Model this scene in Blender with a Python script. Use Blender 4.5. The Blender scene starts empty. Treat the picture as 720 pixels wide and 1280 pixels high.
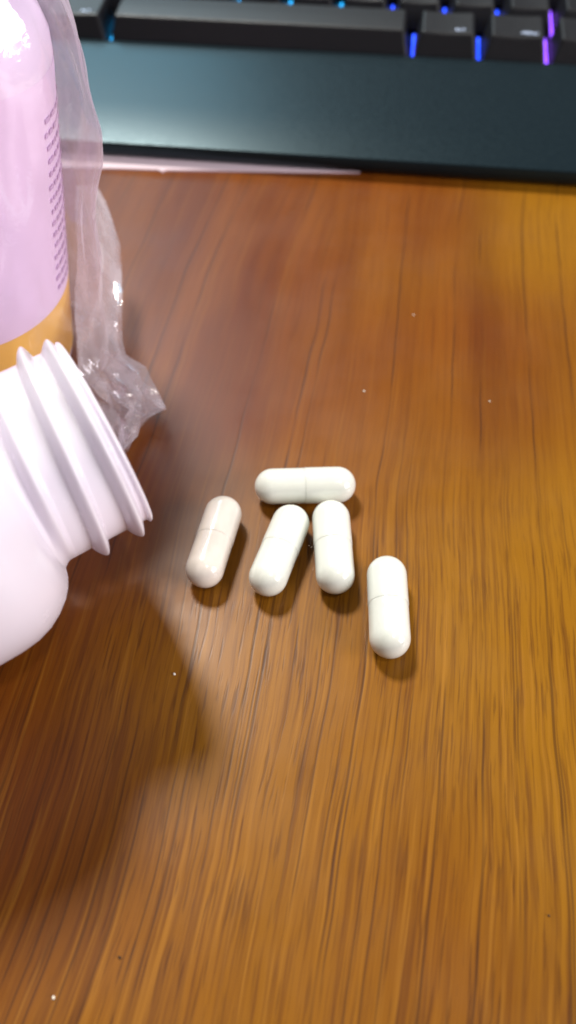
import bpy, bmesh, math, random
from mathutils import Vector, Matrix, noise
sc = bpy.context.scene
random.seed(7)
MM = 0.001
# ------------------------------------------------------------------ camera
H, PITCH, F = 133.0, math.radians(52), 1000.0      # mm, down-tilt, focal length in photo pixels
cp, sp = math.cos(PITCH), math.sin(PITCH)
FWD, UP, RIGHT = Vector((0, cp, -sp)), Vector((0, sp, cp)), Vector((1, 0, 0))
CAM = Vector((0, 0, H))
cam = bpy.data.cameras.new('camera')
cam_o = bpy.data.objects.new('camera', cam)
sc.collection.objects.link(cam_o)
cam_o.location = CAM * MM
cam_o.rotation_euler = (math.radians(90) - PITCH, 0, 0)
cam.sensor_fit = 'VERTICAL'
cam.sensor_height = 36
cam.sensor_width = 36
cam.lens = F / 1280 * 36
cam.clip_start, cam.clip_end = 0.005, 20
cam.dof.use_dof = True
cam.dof.focus_distance = 0.145
cam.dof.aperture_fstop = 13.0
sc.camera = cam_o

# ------------------------------------------------------------------ world, lamps, exposure
w = bpy.data.worlds.new('World')
sc.world = w
w.use_nodes = True
w.node_tree.nodes['Background'].inputs[0].default_value = (0.80, 0.84, 0.95, 1)
w.node_tree.nodes['Background'].inputs[1].default_value = 0.14
TARGET = Vector((0, 110, 0)) * MM


def lamp(name, direction, dist, size, power, color, size_y=None, shape='DISK'):
    l = bpy.data.lights.new(name, 'AREA')
    l.shape = shape
    l.size = size
    if size_y:
        l.size_y = size_y
    l.energy = power
    l.color = color
    o = bpy.data.objects.new(name, l)
    sc.collection.objects.link(o)
    d = Vector(direction).normalized()
    o.location = TARGET + d * dist
    o.rotation_euler = d.to_track_quat('Z', 'Y').to_euler()
    return o


lamp('ceiling_lamp', (-.31, .60, 1), 1.6, 0.30, 31, (1.0, 0.95, 0.86))
lamp('window_light', (-.40, 1, .82), 1.5, 0.66, 5.5, (0.34, 0.76, 1.0), 0.5, 'RECTANGLE')
lamp('room_lamp', (.30, -.36, 1), 1.3, 0.08, 3.2, (1.0, 0.95, 0.88))
lamp('label_fill', (1, -.42, .42), 1.5, 0.7, 23, (1.0, 0.95, 0.98), 0.6, 'RECTANGLE')  # added unseen fill from the front right, brightens the lavender label
sc.view_settings.view_transform = 'Standard'
sc.view_settings.look = 'None'
sc.view_settings.gamma = 1
sc.view_settings.exposure = 0.0
sc.cycles.transparent_max_bounces = 24
sc.cycles.max_bounces = 10
sc.cycles.use_denoising = True
sc.cycles.filter_width = 1.7


# ------------------------------------------------------------------ helpers
def ray(u, v):
    dx, dy = (u - 360) / F, (v - 640) / F
    return RIGHT * dx + FWD - UP * dy


def at(u, v, z=0.0):
    """the point (mm) at height z seen at photo pixel u, v"""
    d = ray(u, v)
    return CAM + d * ((z - H) / d.z)


def link(o, parent=None):
    sc.collection.objects.link(o)
    if parent:
        o.parent = parent
    return o


def obj(name, bm, mat, parent=None, smooth=True, stuff=None):
    """bmesh in mm -> one mesh object in metres"""
    me = bpy.data.meshes.new(name)
    bmesh.ops.scale(bm, vec=(MM, MM, MM), verts=bm.verts)
    bm.to_mesh(me)
    bm.free()
    if smooth:
        for p in me.polygons:
            p.use_smooth = True
    me.materials.append(mat)
    o = bpy.data.objects.new(name, me)
    if stuff:
        o['kind'] = 'stuff'
    return link(o, parent)


def empty(name, loc, rot=None):
    o = bpy.data.objects.new(name, None)
    o.empty_display_size = 0.01
    o.location = Vector(loc) * MM
    if rot:
        o.rotation_mode = 'QUATERNION'
        o.rotation_quaternion = rot
    return link(o)


def tag(o, label=None, cat=None, group=None, kind=None):
    if label: o['label'] = label
    if cat: o['category'] = cat
    if group: o['group'] = group
    if kind: o['kind'] = kind
    return o


def grid_bm(nu, nv, fn, wrap=False):
    bm = bmesh.new()
    vs = [[bm.verts.new(fn(i, j)) for j in range(nv)] for i in range(nu)]
    for i in range(nu if wrap else nu - 1):
        for j in range(nv - 1):
            bm.faces.new((vs[i][j], vs[(i + 1) % nu][j], vs[(i + 1) % nu][j + 1], vs[i][j + 1]))
    return bm


def lathe(profile, n=64, ripple=None):
    """profile = [(radius, height)] turned round Z"""
    def fn(i, j):
        a = 2 * math.pi * i / n
        r, h = profile[j]
        if ripple:
            r += ripple(a, h)
        return (r * math.cos(a), r * math.sin(a), h)
    bm = grid_bm(n, len(profile), fn, True)
    bmesh.ops.remove_doubles(bm, verts=bm.verts, dist=1e-4)
    bmesh.ops.recalc_face_normals(bm, faces=bm.faces)
    return bm


def sstep(a, b, x):
    t = min(1, max(0, (x - a) / (b - a)))
    return t * t * (3 - 2 * t)


# ------------------------------------------------------------------ materials
class N:
    def __init__(s, name):
        s.m = bpy.data.materials.new(name)
        s.m.use_nodes = True
        s.t = s.m.node_tree
        s.b = s.t.nodes['Principled BSDF']
        s.out = s.t.nodes['Material Output']

    def node(s, typ, **kw):
        n = s.t.nodes.new(typ)
        for k, v in kw.items():
            setattr(n, k, v)
        return n

    def link(s, a, b):
        s.t.links.new(a, b)

    def put(s, sock, v):
        if isinstance(v, bpy.types.NodeSocket):
            s.link(v, sock)
        else:
            sock.default_value = v

    def math(s, op, a, b=0.0, c=0.0, clamp=False):
        n = s.node('ShaderNodeMath', operation=op, use_clamp=clamp)
        for i, v in enumerate((a, b, c)):
            s.put(n.inputs[i], v)
        return n.outputs[0]

    def noise(s, vec, scale, detail=2, rough=.5, dist=0.0, dims='3D', wv=None):
        n = s.node('ShaderNodeTexNoise', noise_dimensions=dims)
        if vec is not None:
            s.put(n.inputs['Vector'], vec)
        if wv is not None:
            s.put(n.inputs['W'], wv)
        n.inputs['Scale'].default_value = scale
        n.inputs['Detail'].default_value = detail
        n.inputs['Roughness'].default_value = rough
        n.inputs['Distortion'].default_value = dist
        return n.outputs['Fac']

    def combine(s, x, y, z=0.0):
        n = s.node('ShaderNodeCombineXYZ')
        for i, v in enumerate((x, y, z)):
            s.put(n.inputs[i], v)
        return n.outputs[0]

    def mix(s, f, a, b, blend='MIX'):
        n = s.node('ShaderNodeMix', data_type='RGBA', blend_type=blend)
        s.put(n.inputs[0], f)
        s.put(n.inputs[6], a if isinstance(a, bpy.types.NodeSocket) else (*a, 1))
        s.put(n.inputs[7], b if isinstance(b, bpy.types.NodeSocket) else (*b, 1))
        return n.outputs[2]

    def remap(s, v, a, b, lo=0.0, hi=1.0):
        n = s.node('ShaderNodeMapRange', interpolation_type='SMOOTHSTEP')
        s.put(n.inputs[0], v)
        for i, x in enumerate((a, b, lo, hi)):
            n.inputs[i + 1].default_value = x
        return n.outputs[0]

    def bump(s, h, strength, dist):
        n = s.node('ShaderNodeBump')
        n.inputs['Strength'].default_value = strength
        n.inputs['Distance'].default_value = dist
        s.link(h, n.inputs['Height'])
        s.link(n.outputs[0], s.b.inputs['Normal'])


def plain(name, col, rough=.4, spec=.5, var=.06, scale=300, sss=0.0, coat=0.0, bump=0.0):
    n = N(name)
    co = n.node('ShaderNodeTexCoord').outputs['Object']
    f = n.noise(co, scale, 4, .6)
    dark = tuple(c * (1 - var) for c in col)
    n.link(n.mix(f, dark, tuple(min(1, c * (1 + var)) for c in col)), n.b.inputs['Base Color'])
    n.link(n.remap(f, .3, .7, max(.02, rough - .06), rough + .06), n.b.inputs['Roughness'])
    n.b.inputs['Specular IOR Level'].default_value = spec
    if sss:
        n.b.inputs['Subsurface Weight'].default_value = sss
        n.b.inputs['Subsurface Radius'].default_value = (1, .9, .9)
        n.b.inputs['Subsurface Scale'].default_value = .0015
    n.b.inputs['Coat Weight'].default_value = coat
    if bump:
        n.bump(f, bump, .0002)
    return n.m


def wood():
    n = N('varnished_wood_veneer')
    co = n.node('ShaderNodeTexCoord').outputs['Object']
    sep = n.node('ShaderNodeSeparateXYZ')
    n.link(co, sep.inputs[0])
    x, y = sep.outputs[0], sep.outputs[1]
    a = math.radians(9.5)
    gx = n.math('SUBTRACT', n.math('MULTIPLY', x, math.cos(a)), n.math('MULTIPLY', y, math.sin(a)))
    gy = n.math('ADD', n.math('MULTIPLY', x, math.sin(a)), n.math('MULTIPLY', y, math.cos(a)))
    # the grain wanders
    wob = n.noise(n.combine(n.math('MULTIPLY', gx, 11), n.math('MULTIPLY', gy, 8), 4.4), 1, 1, .5)
    wob2 = n.noise(n.combine(n.math('MULTIPLY', gx, 45), n.math('MULTIPLY', gy, 40), 2.6), 1, 2, .5)
    g = n.math('ADD', gx, n.math('MULTIPLY', n.math('SUBTRACT', wob, .5), .017))
    g = n.math('ADD', g, n.math('MULTIPLY', n.math('SUBTRACT', wob2, .5), .0016))
    # the figure of the veneer: close straight pores on the near side, calmer wood with long lines farther in
    near = n.remap(n.math('ADD', y, n.math('MULTIPLY', n.math('SUBTRACT', wob, .5), .12)), .055, .150, 1, 0)
    # broad colour bands
    band = n.noise(n.combine(n.math('MULTIPLY', g, 60), n.math('MULTIPLY', gy, 5), 3.3), 1, 3, .6)
    patch = n.noise(n.combine(n.math('MULTIPLY', gx, 9), n.math('MULTIPLY', gy, 7), 8.1), 1, 2, .5)
    col = n.mix(n.remap(band, .3, .72), (.120, .026, .0033), (.195, .054, .005))
    yel = n.remap(n.math('ADD', n.math('ADD', patch, n.math('MULTIPLY', near, .12)), n.math('MULTIPLY', gx, 2.8)), .40, .76, 0, .95)  # cross-grain gradient reddens the left: shadow-side tone put into the wood colour
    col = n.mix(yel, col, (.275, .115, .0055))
    # fine fibres
    fib = n.noise(n.combine(n.math('MULTIPLY', g, 1350), n.math('MULTIPLY', gy, 34), 1.7), 1, 3, .65)
    col = n.mix(n.math('MULTIPLY', n.remap(fib, .42, .70, 0, .54), n.remap(near, 0, 1, .45, 1)), col, (.082, .021, .005))
    lite = n.noise(n.combine(n.math('MULTIPLY', g, 1000), n.math('MULTIPLY', gy, 20), 7.7), 1, 2, .6)
    col = n.mix(n.math('MULTIPLY', n.remap(lite, .52, .76, 0, .42), n.remap(near, 0, 1, .2, 1)), col, (.40, .172, .018))
    # pores: short dark strokes
    pore = n.noise(n.combine(n.math('MULTIPLY', g, 1900), n.math('MULTIPLY', gy, 95), 5.2), 1, 2, .5)
    pden = n.noise(n.combine(n.math('MULTIPLY', gx, 25), n.math('MULTIPLY', gy, 12), 2.2), 1, 2, .5)
    pm = n.math('MULTIPLY', n.remap(pore, .55, .68), n.remap(pden, .35, .65, .4, .95))
    pm = n.math('MULTIPLY', pm, n.remap(near, 0, 1, .22, 1))
    col = n.mix(n.math('MULTIPLY', pm, .62), col, (.058, .016, .004))

    # long dark lines along the grain
    def lines(freq, width, seed, lo, hi):
        vo = n.node('ShaderNodeTexVoronoi', voronoi_dimensions='1D', feature='F1')
        vo.inputs['Scale'].default_value = 1
        n.link(n.math('ADD', n.math('MULTIPLY', g, freq), seed), vo.inputs['W'])
        vary = n.noise(n.combine(n.math('MULTIPLY', g, 70), n.math('MULTIPLY', gy, 20), seed), 1, 2, .5)
        dd = n.math('DIVIDE', vo.outputs['Distance'], n.math('ADD', n.math('MULTIPLY', vary, 1.3), .25))
        core = n.remap(dd, width * freq * .35, width * freq, 1, 0)
        return n.math('MULTIPLY', core, n.remap(vary, lo, hi))
    lm = lines(88, .00034, 5.5, .40, .56)
    l2 = n.math('MULTIPLY', lines(300, .00024, 9.1, .46, .60), n.remap(near, 0, 1, .25, .9))
    lm = n.math('MAXIMUM', lm, l2)
    col = n.mix(n.math('MULTIPLY', lm, .6), col, (.048, .016, .006))
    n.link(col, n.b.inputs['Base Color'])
    sm = n.noise(co, 45, 4, .6)
    n.link(n.remap(sm, .3, .75, .30, .42), n.b.inputs['Roughness'])
    n.b.inputs['Specular IOR Level'].default_value = .22
    h = n.math('SUBTRACT', n.math('MULTIPLY', fib, .25), n.math('ADD', pm, lm))
    n.bump(h, .05, .0002)
    return n.m


def film(name, lo, hi, edge):
    n = N(name)
    tr = n.node('ShaderNodeBsdfTransparent')
    tr.inputs[0].default_value = (.97, .965, .975, 1)
    co = n.node('ShaderNodeTexCoord').outputs['Object']
    f = n.noise(co, 160, 3, .6)
    gl = n.node('ShaderNodeBsdfGlossy')
    gl.inputs['Color'].default_value = (1, 1, 1, 1)
    gl.inputs['Roughness'].default_value = .10
    di = n.node('ShaderNodeBsdfDiffuse')
    di.inputs[0].default_value = (.95, .87, .94, 1)
    tl = n.node('ShaderNodeBsdfTranslucent')
    tl.inputs[0].default_value = (.95, .87, .94, 1)
    m0 = n.node('ShaderNodeMixShader')
    m0.inputs[0].default_value = .3
    n.link(di.outputs[0], m0.inputs[1]); n.link(tl.outputs[0], m0.inputs[2])
    m1 = n.node('ShaderNodeMixShader')
    lw = n.node('ShaderNodeLayerWeight')
    lw.inputs[0].default_value = .35
    n.link(n.math('ADD', n.remap(f, .3, .7, lo, hi), n.math('MULTIPLY', n.math('POWER', lw.outputs['Facing'], 2.2), edge)), m1.inputs[0])
    n.link(tr.outputs[0], m1.inputs[1]); n.link(m0.outputs[0], m1.inputs[2])
    m2 = n.node('ShaderNodeMixShader')
    n.link(n.math('MINIMUM', n.math('ADD', lw.outputs['Fresnel'], .035), .26), m2.inputs[0])
    n.link(m1.outputs[0], m2.inputs[1]); n.link(gl.outputs[0], m2.inputs[2])
    bp = n.node('ShaderNodeBump')
    bp.inputs['Strength'].default_value = .2
    bp.inputs['Distance'].default_value = .0008
    n.link(n.noise(co, 220, 3, .6, 1.0), bp.inputs['Height'])
    n.link(bp.outputs[0], gl.inputs['Normal'])
    n.link(m2.outputs[0], n.out.inputs[0])
    return n.m


def glow(name, col, strength):
    n = N(name)
    n.b.inputs['Base Color'].default_value = (*col, 1)
    n.b.inputs['Emission Color'].default_value = (*col, 1)
    n.b.inputs['Emission Strength'].default_value = strength
    return n.m


M_WOOD = wood()
M_FILM = film('clear_plastic_film', .0, .03, .80)
M_CREASED = film('creased_plastic_film', .16, .32, .45)
M_FOLD = film('doubled_plastic_film', .36, .56, .30)
M_CAPSULE = plain('white_gelatin_capsule', (.735, .75, .67), .18, .5, .05, 330, .15, .3)
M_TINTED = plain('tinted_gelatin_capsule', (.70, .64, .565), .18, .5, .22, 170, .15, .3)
M_WHITE = plain('white_bottle_plastic', (.78, .73, .81), .22, .5, .02, 120, .25)
M_LAV = plain('lavender_label', (.90, .70, .95), .5, .5, .03, 60)
M_LAVPALE = plain('pale_lavender_plastic', (.91, .75, .96), .42, .5, .02, 60, .15)
M_ORANGE = plain('orange_label_band', (.98, .56, .12), .4, .5, .05, 90)
M_PRINT = plain('purple_small_print', (.64, .44, .70), .5, .4, .05, 200)
M_CASE = plain('dark_grey_keyboard_plastic', (.007, .013, .017), .34, .30, .12, 1500, bump=.1)
M_CASE.node_tree.nodes['Principled BSDF'].inputs['Specular Tint'].default_value = (.50, .80, .92, 1)  # teal of the reflected light put into the sheen colour
M_KEY = plain('black_keycap_plastic', (.008, .008, .010), .48, .4, .15, 1200, bump=.15)
M_PLATE = plain('black_keyboard_plate', (.012, .012, .014), .5, .4, .1, 400)
M_PAPER = plain('pale_pink_paper', (.74, .60, .66), .7, .3, .04, 150)
M_DUST = plain('pale_dust', (.85, .80, .68), .7, .3, .1, 2000)
M_GRIT = plain('dark_grit', (.05, .03, .02), .7, .3, .1, 2000)
M_LEGEND = glow('keycap_legend', (.55, .65, .85), .55)
M_BLUE = glow('blue_backlight', (.015, .07, 1.0), 2.6)
M_CYAN = glow('cyan_backlight', (.005, .40, .95), 2)
M_VIOLET = glow('violet_backlight', (.26, .07, 1.0), 3)
M_PINK = glow('magenta_backlight', (.75, .05, .75), 2.2)

# ------------------------------------------------------------------ desk
bm = bmesh.new()
bmesh.ops.create_cube(bm, size=1)
bmesh.ops.scale(bm, vec=(1500, 800, 25), verts=bm.verts)
bmesh.ops.translate(bm, vec=(0, 260, -12.5), verts=bm.verts)
bmesh.ops.bevel(bm, geom=bm.edges[:], offset=2, segments=3, affect='EDGES')
tag(obj('desk', bm, M_WOOD, smooth=False), kind='structure')

# ------------------------------------------------------------------ keyboard
P1, P2 = at(110, 199, 0), at(720, 239, 0)
KX = (P2 - P1); KX.z = 0; KX.normalize()
KY = Vector((-KX.y, KX.x, 0))
KO = P1 + KX * (0 - P1.x) / KX.x        # front edge where x = 0
yaw = math.atan2(KX.y, KX.x)
kb = empty('keyboard', KO)
kb.rotation_euler = (0, 0, yaw)
tag(kb, 'dark grey computer keyboard with blue and violet lights glowing between its keys', 'keyboard')


def to_k(p):
    q = p - KO
    return Vector((q.dot(KX), q.dot(KY), q.z))


# case: side profile swept along X (y from the front edge, height)
prof = [(3.0, .3), (1.4, 1.2), (.4, 3.4), (-.1, 5.6), (.1, 6.05), (.6, 6.25), (20, 9.6), (49, 14.9),
        (51.5, 15.2), (52.2, 14.8), (52.6, 12.5), (54, 12.0), (150, 22), (150, 30), (152, 31), (160, 31), (161, 30), (161, 1)]
xs = [-240, -236, -150, -75, 0, 75, 150, 236, 240]
bm = grid_bm(len(xs), len(prof), lambda i, j: (xs[i], prof[j][0], prof[j][1]))
bmesh.ops.recalc_face_normals(bm, faces=bm.faces)
case = obj('case', bm, M_CASE, kb, smooth=False)
case.data.polygons.foreach_set('use_smooth', [True] * len(case.data.polygons))
mod = case.modifiers.new('edge', 'EDGE_SPLIT')
mod.split_angle = math.radians(40)


def keycap(x0, x1, y0, y1, z0, z1, tilt=.10, inx=2.0, inf=2.2, inb=1.6):
    """a hollow tapered keycap with a slightly dished top"""
    nx, ny = 9, 5
    bm = bmesh.new()
    c = .9
    tx0, tx1, ty0, ty1 = x0 + inx, x1 - inx, y0 + inf, y1 - inb
    top = []
    for i in range(nx):
        row = []
        for j in range(ny):
            fx, fy = i / (nx - 1), j / (ny - 1)
            x, y = tx0 + (tx1 - tx0) * fx, ty0 + (ty1 - ty0) * fy
            dish = -.35 * math.sin(math.pi * fx) * (1 if x1 - x0 < 40 else 0) + (.25 * math.sin(math.pi * fy) if x1 - x0 >= 40 else 0)
            row.append(bm.verts.new((x, y, z1 + tilt * (y - ty0) + dish)))
        top.append(row)
    for i in range(nx - 1):
        for j in range(ny - 1):
            bm.faces.new((top[i][j], top[i + 1][j], top[i + 1][j + 1], top[i][j + 1]))
    loop = [top[i][0] for i in range(nx)] + [top[nx - 1][j] for j in range(1, ny)] + \
           [top[i][ny - 1] for i in range(nx - 2, -1, -1)] + [top[0][j] for j in range(ny - 2, 0, -1)]
    cx, cy = (x0 + x1) / 2, (y0 + y1) / 2

    def ring(k, z):
        out = []
        for v in loop:
            fx = (v.co.x - tx0) / (tx1 - tx0)
            fy = (v.co.y - ty0) / (ty1 - ty0)
            bx, by = x0 + (x1 - x0) * fx, y0 + (y1 - y0) * fy
            out.append(bm.verts.new((v.co.x + (bx - v.co.x) * k, v.co.y + (by - v.co.y) * k, v.co.z + (z - v.co.z) * k)))
        return out
    prev = loop
    for k in (.10, .55, 1.0):
        r = ring(k, z0)
        if k == .10:
            for v in r:
                v.co.z -= .05
        for a in range(len(r)):
            b = (a + 1) % len(r)
            bm.faces.new((prev[b], prev[a], r[a], r[b]))
        prev = r
    bmesh.ops.recalc_face_normals(bm, faces=bm.faces)
    return bm


def text_mesh(name, body, size, parent, loc, mat, rx=0.0):
    cu = bpy.data.curves.new(name, 'FONT')
    cu.body = body
    cu.size = size * MM
    cu.extrude = .00003
    cu.align_x = 'CENTER'
    t = bpy.data.objects.new('tmp', cu)
    sc.collection.objects.link(t)
    bpy.context.view_layer.update()
    me = bpy.data.meshes.new_from_object(t.evaluated_get(bpy.context.evaluated_depsgraph_get()))
    bpy.data.objects.remove(t)
    me.materials.clear()
    me.materials.append(mat)
    o = bpy.data.objects.new(name, me)
    link(o, parent)
    o.location = Vector(loc) * MM
    o.rotation_euler = (rx, 0, 0)
    return o


def plate_z(y):
    return 12.0 + (y - 54) * 10 / 96


# key rows: x of the gaps (mm in keyboard frame) measured off the photograph
def kx(u, v, z):
    return to_k(at(u, v, z)).x


ROW1_Y = 53.6
g1 = [kx(133, 55, 14), kx(513, 72, 14), kx(599, 76, 14), kx(685, 80, 14)]
print('row1 gaps', [round(a, 1) for a in g1])
g2r = [kx(u, 8, 16) for u in (362, 425, 488, 551, 617, 685)]
print('row2 gaps', [round(a, 1) for a in g2r])
U = 19.05
row1 = [g1[0] - 3 * 1.25 * U, g1[0] - 2 * 1.25 * U, g1[0] - 1.25 * U] + g1 + [g1[3] + 1.25 * U, g1[3] + 2.5 * U, g1[3] + 3.5 * U]
leg1 = {2: 'ALT', 4: 'ALT', 5: 'MENU'}
led1 = {3: [('cyan', 0)], 4: [('pink', -1.7), ('blue', .7)], 5: [('blue', 0)], 6: [('violet', 0)]}
MATS = {'blue': M_BLUE, 'cyan': M_CYAN, 'violet': M_VIOLET, 'pink': M_PINK}
step2 = (g2r[5] - g2r[0]) / 5
row2 = [g2r[0] + step2 * k for k in range(-9, 10)]
row3 = [x - step2 * .5 for x in row2]


def add_leds(x, y0, y1, kinds):
    for kind, off in kinds:
        b = bmesh.new()
        bmesh.ops.create_cube(b, size=1)
        bmesh.ops.scale(b, vec=(.85, y1 - y0, .5), verts=b.verts)
        for v_ in b.verts:
            v_.co += Vector((x + off, (y0 + y1) / 2, plate_z((y0 + y1) / 2 + v_.co.y) + .4))
        obj('backlight', b, MATS[kind], kb, smooth=False)


def add_row(gaps, y0, dz, legends, leds):
    y1 = y0 + 17.6
    for i in range(len(gaps) - 1):
        x0, x1 = gaps[i] + 1.0, gaps[i + 1] - 1.0
        z0 = plate_z(y0) + 1.6 + .02 * ((i * 7) % 3)
        z1 = z0 + dz
        k = obj('keycap', keycap(x0, x1, y0, y1, z0, z1), M_KEY, kb, smooth=False)
        bv = k.modifiers.new('bevel', 'BEVEL')
        bv.width = .0006
        bv.segments = 2
        bv.limit_method = 'ANGLE'
        bv.angle_limit = math.radians(35)
        if i in legends:
            text_mesh('legend', legends[i], 2.0, k, (x1 - 6.6, y0 + 3.3, z1 + .22), M_LEGEND, .10)
    for i, x in enumerate(gaps[1:-1], 1):
        if i in leds:
            add_leds(x, y0 - .8, y1 + (1.6 if leds[i][0][0] == 'violet' else .2), leds[i])


add_row(row1, ROW1_Y, 8.0, leg1, led1)
cols = {}
for i in range(len(row2)):
    n_ = i - 9
    cols[i] = [('cyan' if n_ <= 1 else 'blue' if n_ <= 4 else 'violet', 0)]
add_row(row2, ROW1_Y + U, 8.0, {15: 'UP', 14: 'SHIFT'} if False else {}, cols)
add_row(row3, ROW1_Y + 2 * U, 8.4, {}, {i: cols[i] for i in cols})

# ------------------------------------------------------------------ sheet of paper under the keyboard
fr = [(20, 207), (80, 209), (150, 210), (196, 211.5), (202, 214), (207, 212), (300, 213), (380, 214.2), (450, 214.6)]
bm = bmesh.new()
lo, hi = [], []
for (u, v) in fr:
    p = at(u, v, .5)
    q = p + KY * 40
    for z, lst in ((.05, lo), (.55, hi)):
        lst.append((bm.verts.new((p.x, p.y, z)), bm.verts.new((q.x, q.y, z))))
for i in range(len(fr) - 1):
    bm.faces.new((hi[i][0], hi[i + 1][0], hi[i + 1][1], hi[i][1]))
    bm.faces.new((lo[i][0], hi[i][0], hi[i + 1][0], lo[i + 1][0])[::-1])
    bm.faces.new((lo[i][1], lo[i + 1][1], lo[i + 1][0], lo[i][0]))
bm.faces.new((hi[-1][0], lo[-1][0], lo[-1][1], hi[-1][1]))
bmesh.ops.recalc_face_normals(bm, faces=bm.faces)
paper = obj('paper_sheet', bm, M_PAPER, smooth=False)
tag(paper, 'thin pale pink paper edge sticking out from under the front of the keyboard', 'paper')

# ------------------------------------------------------------------ capsules
CR, CL = 3.82, 13.6


def cap_prof(r, start, closed_h, n=10):
    """open end at 0, rounded end at closed_h"""
    pr = [(r - .05, start), (r - .015, start + .05), (r, start + .12)]
    for k in range(1, 7):
        pr.append((r, start + .12 + (closed_h - start - .12) * k / 6))
    for k in range(1, n + 1):
        a = math.pi / 2 * k / n
        pr.append((r * math.cos(a), closed_h + r * math.sin(a)))
    return pr


body_me = cap_me = None


def make_capsule(p, q, label, flip, tinted=False):
    """p, q: pixels of the centres of the two end domes; cap sits at p's end unless flipped"""
    global body_me, cap_me
    A, B = at(*p, CR), at(*q, CR)
    mid, ax = (A + B) / 2, (A - B)
    print('capsule length', round(ax.length, 2))
    ax.normalize()
    if flip:
        ax = -ax
    root = empty('capsule', (mid.x, mid.y, 0), ax.to_track_quat('Z', 'Y'))
    root.location.z = CR * MM
    tag(root, label, 'capsule', 'white capsules spilled on the desk')
    if cap_me is None:
        c = obj('capsule_cap', lathe(cap_prof(CR + .03, 0.0, CL / 2), 48), M_CAPSULE, root)
        bm = lathe(cap_prof(CR - .05, -1.0, CL / 2), 48)
        bmesh.ops.scale(bm, vec=(1, 1, -1), verts=bm.verts)
        bmesh.ops.reverse_faces(bm, faces=bm.faces)
        b = obj('capsule_body', bm, M_CAPSULE, root)
        cap_me, body_me = c.data, b.data
    else:
        for nm, me in (('capsule_cap', cap_me), ('capsule_body', body_me)):
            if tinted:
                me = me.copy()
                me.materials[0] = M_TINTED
            link(bpy.data.objects.new(nm, me), root)
    return root


make_capsule((421.5, 606), (341, 608), 'white capsule lying crosswise above the other four, behind the middle pair', False)
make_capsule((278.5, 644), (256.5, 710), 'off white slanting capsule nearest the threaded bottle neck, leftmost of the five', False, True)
make_capsule((363, 654.5), (335.5, 721), 'white slanting capsule between the leftmost capsule and the upright one under the crosswise capsule', False)
make_capsule((414, 650), (419, 717), 'white upright capsule with its top close under the right end of the crosswise capsule', False)
make_capsule((483.5, 719), (487.5, 798), 'white capsule lying apart from the rest, lowest and rightmost of the five', False)

# ------------------------------------------------------------------ open white bottle in the foreground
RZ = 38.0
BS = (H - RZ) / 99.0
RC = at(133, 541, RZ)
wv = (RC - CAM).normalized()
r_ = (RIGHT - wv * RIGHT.dot(wv)).normalized()
u_ = r_.cross(wv).normalized()
th = math.radians(3.5)
AX = (r_ * .895 + u_ * .447).normalized() * math.cos(th) + wv * math.sin(th)
AX.normalize()
print('bottle axis', AX, 'rim', RC)
T = (-r_ * .447 + u_ * .895).normalized()
T = (T - AX * T.dot(AX)).normalized()
NV = -wv - AX * (-wv).dot(AX)
NV.normalize()
# local frame: Z = axis (mouth), X = top in the picture, Y = Z x X
Y_ = AX.cross(T)
rot = Matrix((T, Y_, AX)).transposed().to_quaternion()
print('front side is', Y_.dot(NV))
sgn = 1 if Y_.dot(NV) > 0 else -1
bottle = empty('open_bottle', RC - AX * 95 * BS, rot)
bottle.scale = (BS, BS, BS)
tag(bottle, 'open white plastic bottle tipped on its side with a threaded neck pointing at the capsules', 'bottle')
Z0 = 95.0                                     # rim height in the bottle's own frame
PITCHT, RIDGE = 7.3, 2.3


def thread(a, h):
    """ridge height on the neck; h measured back from the rim (mm)"""
    x = Z0 - h
    ang = (a * sgn) % (2 * math.pi)           # 0 = top of picture, pi = bottom through the front
    turns = [(1.7, 2.9), (5.7, 9.6), (11.6, 15.2)]   # where each turn starts (top) and reaches half way (bottom)
    best = 0.0
    for k, (t0, t1) in enumerate(turns):
        if ang <= math.pi:
            hc = t0 + (t1 - t0) * ang / math.pi
        elif k + 1 < len(turns):
            hc = t1 + (turns[k + 1][0] - t1) * (ang - math.pi) / math.pi
        else:
            continue
        fade = 1.0
        if k == 0:
            fade = sstep(-.05, .45, ang)
        if k == 2 and ang <= math.pi:
            fade = 1 - sstep(1.6, 3.0, ang)
        dxx = x - hc
        wd = 1.0 if dxx < 0 else 1.8
        best = max(best, RIDGE * fade * max(0, 1 - (abs(dxx) / wd) ** 1.7))
    return best


pr = []
nh = 150
for k in range(nh + 1):
    x = 16.9 - 16.4 * k / nh
    rad = 16.2
    if x > 14.6:
        rad += .9 * sstep(14.6, 16.9, x) ** 2
    rad += .6 * (1 - sstep(.5, 1.0, x))       # lip at the mouth
    pr.append((rad, Z0 - x))
pr += [(16.7, Z0 - .2), (16.4, Z0), (15.4, Z0 + .05), (14.6, Z0 - .3), (14.3, Z0 - 2), (14.3, Z0 - 16)]
bm = lathe(pr, 160, lambda a, h: thread(a, h) if h < Z0 - .45 else 0.0)
# only the outer wall carries the thread
for v_ in bm.verts:
    rr = math.hypot(v_.co.x, v_.co.y)
neck = obj('threaded_neck', bm, M_WHITE, bottle)


def body_profile():
    pts = [(14.3, Z0 - 16.0), (16.5, Z0 - 16.3), (17.3, Z0 - 16.7), (18.8, Z0 - 17.1), (20.3, Z0 - 17.9), (21.8, Z0 - 19.1), (23.4, Z0 - 21.0),
           (24.7, Z0 - 23.2), (25.6, Z0 - 25.8), (26.0, Z0 - 28.8), (26.1, Z0 - 33)]
    pts += [(26.1, Z0 - 33 - k * 5.5) for k in range(1, 11)]
    pts += [(25.6, 3.2), (24.6, 1.2), (23, .3), (20, 0), (10, .8), (0.01, 1.0)]
    return pts


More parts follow.
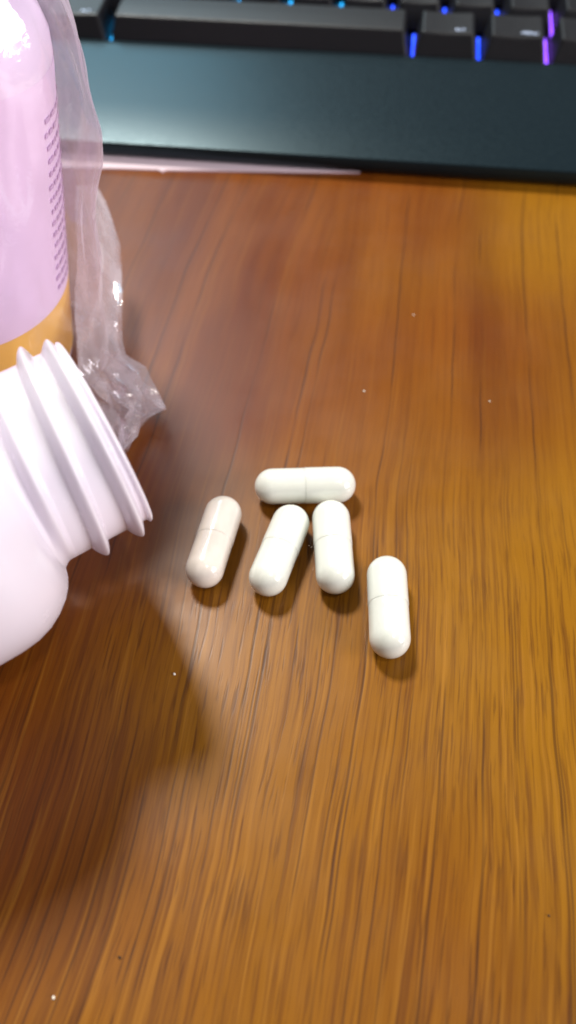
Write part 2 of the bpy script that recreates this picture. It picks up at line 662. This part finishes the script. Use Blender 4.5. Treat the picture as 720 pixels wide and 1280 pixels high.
obj('bottle_body', lathe(body_profile(), 96), M_WHITE, bottle)
print('bottle base z', (RC - AX * 95).z, 'min z', (RC - AX * 95).z - 26 * math.sqrt(1 - AX.z ** 2))

# ------------------------------------------------------------------ lavender bottle standing in a plastic bag
LB = Vector((-78, 151, 0))
lean = Matrix.Rotation(math.radians(9.0), 3, Vector((0, 1, 0)))
LR = 25.0
lift = LR * math.sin(math.radians(9.0)) + .4
lrot = lean.to_quaternion()
lav = empty('lavender_bottle', (LB.x, LB.y, lift), lrot)
tag(lav, 'lavender labelled bottle with an orange lower band standing inside the clear plastic bag', 'bottle')
pr = [(.01, .8), (18, .6), (22, 0), (24, .5), (24.8, 2), (25, 4), (25, 40), (25, 70), (24.6, 73.5), (23.2, 76.8), (20.6, 79.2), (17.6, 80.3), (16.6, 81),
      (16.5, 84), (16.5, 86)]
obj('bottle_body', lathe(pr, 96), M_LAVPALE, lav)


def wrap(name, z0, z1, r, mat, bend=None):
    def fn(i, j):
        a = 2 * math.pi * i / 128
        z = z0 + (z1 - z0) * j / 8
        if bend:
            z = bend(a, j / 8)
        return (r * math.cos(a), r * math.sin(a), z)
    return obj(name, grid_bm(128, 9, fn, True), mat, lav)


def wave(a):                                  # the label's lower edge runs in a wave round the bottle
    return 21.6 + 2.4 * math.sin(a + math.radians(35))


wrap('label', 0, 0, LR + .06, M_LAV, lambda a, t: wave(a) + (70 - wave(a)) * t)
wrap('orange_band', 0, 0, LR + .06, M_ORANGE, lambda a, t: 4 + (wave(a) - .04 - 4) * t)
capm = lathe([(.01, 91), (15, 91), (18.2, 90.6), (19, 89.5), (19.2, 88), (19.2, 83), (18.4, 82.4), (16.8, 82.4)], 120,
             lambda a, h: .25 * math.sin(a * 40) if 84 < h < 88.5 else 0)
obj('screw_cap', capm, M_WHITE, lav)
# small print: short rows of dashes on the right of the label
bm = bmesh.new()
rng = random.Random(5)
for k in range(15):
    z = 62 - k * 2.6
    a = math.radians(-14 + rng.uniform(-1, 1))
    end = a + math.radians(rng.uniform(28, 60))
    while a < end:
        wlen = math.radians(rng.uniform(1.6, 6))
        n_ = 4
        vs = []
        for i in range(n_ + 1):
            aa = a + wlen * i / n_
            hh = .8 if (i + k) % 2 else 1.05
            vs.append((bm.verts.new(((LR + .3) * math.cos(aa), (LR + .3) * math.sin(aa), z)),
                       bm.verts.new(((LR + .3) * math.cos(aa), (LR + .3) * math.sin(aa), z + hh))))
        for i in range(n_):
            bm.faces.new((vs[i][0], vs[i + 1][0], vs[i + 1][1], vs[i][1]))
        a += wlen + math.radians(1.4)
obj('small_print', bm, M_PRINT, lav, stuff=True)

bag = empty('plastic_bag', (LB.x, LB.y, 0))
tag(bag, 'crinkled clear plastic bag round the lavender bottle, its loose end crumpled on the desk', 'bag')


def bag_fn(i, j):
    nA, nZ = 120, 60
    a = 2 * math.pi * i / nA
    z = 1.0 + 104 * j / (nZ - 1)
    # outline: gap to the bottle, widest on the right and towards the foot
    right = max(0, math.cos(a - math.radians(15)))
    if z < 70:
        base = 1.6 + right ** 3 * (4.4 + 1.6 * math.exp(-((z - 55) / 9) ** 2) + 2.5 * math.exp(-((z - 8) / 12) ** 2))
        rad = LR + base
    else:
        t = sstep(70, 104, z)
        rad = (LR + 1.6 + 4.4 * right ** 3) * (1 - t) + 15 * t
    p = Vector((math.cos(a) * 1.2, math.sin(a) * 1.2, z * .03))
    rid = noise.ridged_multi_fractal(p * 1.4 + Vector((3, 1, 7)), 1.0, 2.1, 3, 1.0, 2.0) if False else 0
    n1 = noise.noise(Vector((math.cos(a) * 2.2, math.sin(a) * 2.2, z * .035)))
    n2 = noise.noise(Vector((math.cos(a) * 6, math.sin(a) * 6, z * .05 + 4)))
    rad += 1.5 * (1 - 2 * abs(n1)) * .9 + .8 * (1 - 2 * abs(n2)) - .6
    rad = max(rad, LR + .6 if z < 70 else 12)
    v = lean @ Vector((rad * math.cos(a), rad * math.sin(a), z))
    v.z = max(v.z + 3.2, .4)
    return v


bf = obj('bag_film', grid_bm(120, 60, bag_fn, True), M_FILM, bag)
bf.data.materials.append(M_FOLD)          # the doubled, creased film down the right-hand fold
for p_ in bf.data.polygons:
    i_, j_ = divmod(p_.index, 59)
    edge = 8 + 8 * noise.noise(Vector((j_ * .16, 2, 5)))
    if edge < i_ * 3 < 95:
        p_.material_index = 1


def flap(seed, zoff, shrink):
    rows = [(232, 96, 120, 30, 25), (250, 95, 131, 29, 23), (275, 95, 142, 27, 20), (305, 95, 151, 25, 16), (335, 94, 153, 23, 14), (365, 94, 154, 21, 13),
            (400, 94, 153, 19, 12), (425, 95, 152, 17, 11), (445, 97, 158, 15, 10), (462, 100, 178, 13, 9), (478, 104, 188, 11, 8), (495, 110, 197, 9, 6),
            (511, 118, 207, 8, 4), (524, 128, 187, 7, 4), (540, 140, 172, 5, 3), (562, 150, 157, 3, 2)]
    nc = 8
    rg = random.Random(seed)
    sub = 1
    R = []
    for a, b in zip(rows[:-1], rows[1:]):
        for s in range(sub):
            t = s / sub
            R.append([a[m] * (1 - t) + b[m] * t for m in range(5)])
    R.append(list(rows[-1]))

    def fn(i, j):
        v, uL, uR, zL, zR = R[i]
        t = j / (nc - 1)
        uR2 = uR - shrink * (uR - uL)
        u = uL + (uR2 - uL) * t
        z = zL + (zR - zL) * t + zoff
        p = at(u, v, max(z, .6))
        q = Vector((p.x * .10, p.y * .10, seed))
        low = sstep(430, 480, v)
        amp = 1.5 + .9 * low
        k1 = noise.noise(Vector((q.x * 2.4, q.y * 1.1, q.z)))
        k2 = noise.noise(q * 3.1 + Vector((7, 2, 1)))
        dz = amp * (1 - 2.4 * abs(k1)) + amp * .7 * (1 - 2.4 * abs(k2)) - amp * .4
        d = (p - CAM).normalized()
        dz += low * rg.uniform(-1.1, 1.1)
        p = p - d * dz * 1.1
        jit = .55 + .7 * low
        if j < nc:
            jit *= 1 if 0 < j < nc - 1 else .8
            p += Vector((rg.uniform(-jit, jit), rg.uniform(-jit, jit), 0))
        p.z = max(p.z, .35)
        return p - Vector((LB.x, LB.y, 0))
    return obj('loose_flap', grid_bm(len(R), nc, fn), M_CREASED, bag, smooth=False)


f1 = flap(1.5, 0, 0)
f2 = flap(6.5, -2.2, .06)
for f_ in (f1, f2):
    pl = f_.data.polygons
    cut = len(pl) * .58
    for p_ in pl:
        p_.use_smooth = False
    sb = f_.modifiers.new('soften', 'SUBSURF')
    sb.subdivision_type = 'SIMPLE'
    sb.levels = sb.render_levels = 1

# ------------------------------------------------------------------ specks of dust
rng = random.Random(11)
for u, v, s, mat, lab in [
    (517, 394, .42, M_DUST, 'pale dust speck highest on the bare wood, above the crosswise capsule and to its right'),
    (455, 489, .55, M_DUST, 'pale dust speck on the wood straight above the right end of the crosswise capsule'),
    (612, 502, .42, M_DUST, 'pale dust speck on a dark grain line, farthest right of the specks'),
    (218, 843, .50, M_DUST, 'pale dust speck in the dark shadow below the leftmost capsule'),
    (67, 1247, .50, M_DUST, 'pale dust speck near the bottom left corner of the desk'),
    (150, 1197, .55, M_GRIT, 'tiny dark crumb on the wood near the bottom left corner'),
    (686, 1145, .40, M_GRIT, 'tiny dark crumb on the wood near the lower right edge')]:
    bm = bmesh.new()
    bmesh.ops.create_icosphere(bm, subdivisions=1, radius=s * .5)
    for v_ in bm.verts:
        v_.co *= rng.uniform(.6, 1.3)
        v_.co.z *= .7
    zmin = min(v_.co.z for v_ in bm.verts)
    bmesh.ops.translate(bm, vec=(0, 0, -zmin), verts=bm.verts)
    o = obj('dust_speck' if mat is M_DUST else 'crumb', bm, mat, smooth=False)
    o.location = at(u, v, 0) * MM
    tag(o, lab, 'dust' if mat is M_DUST else 'crumb', 'specks on the desk')
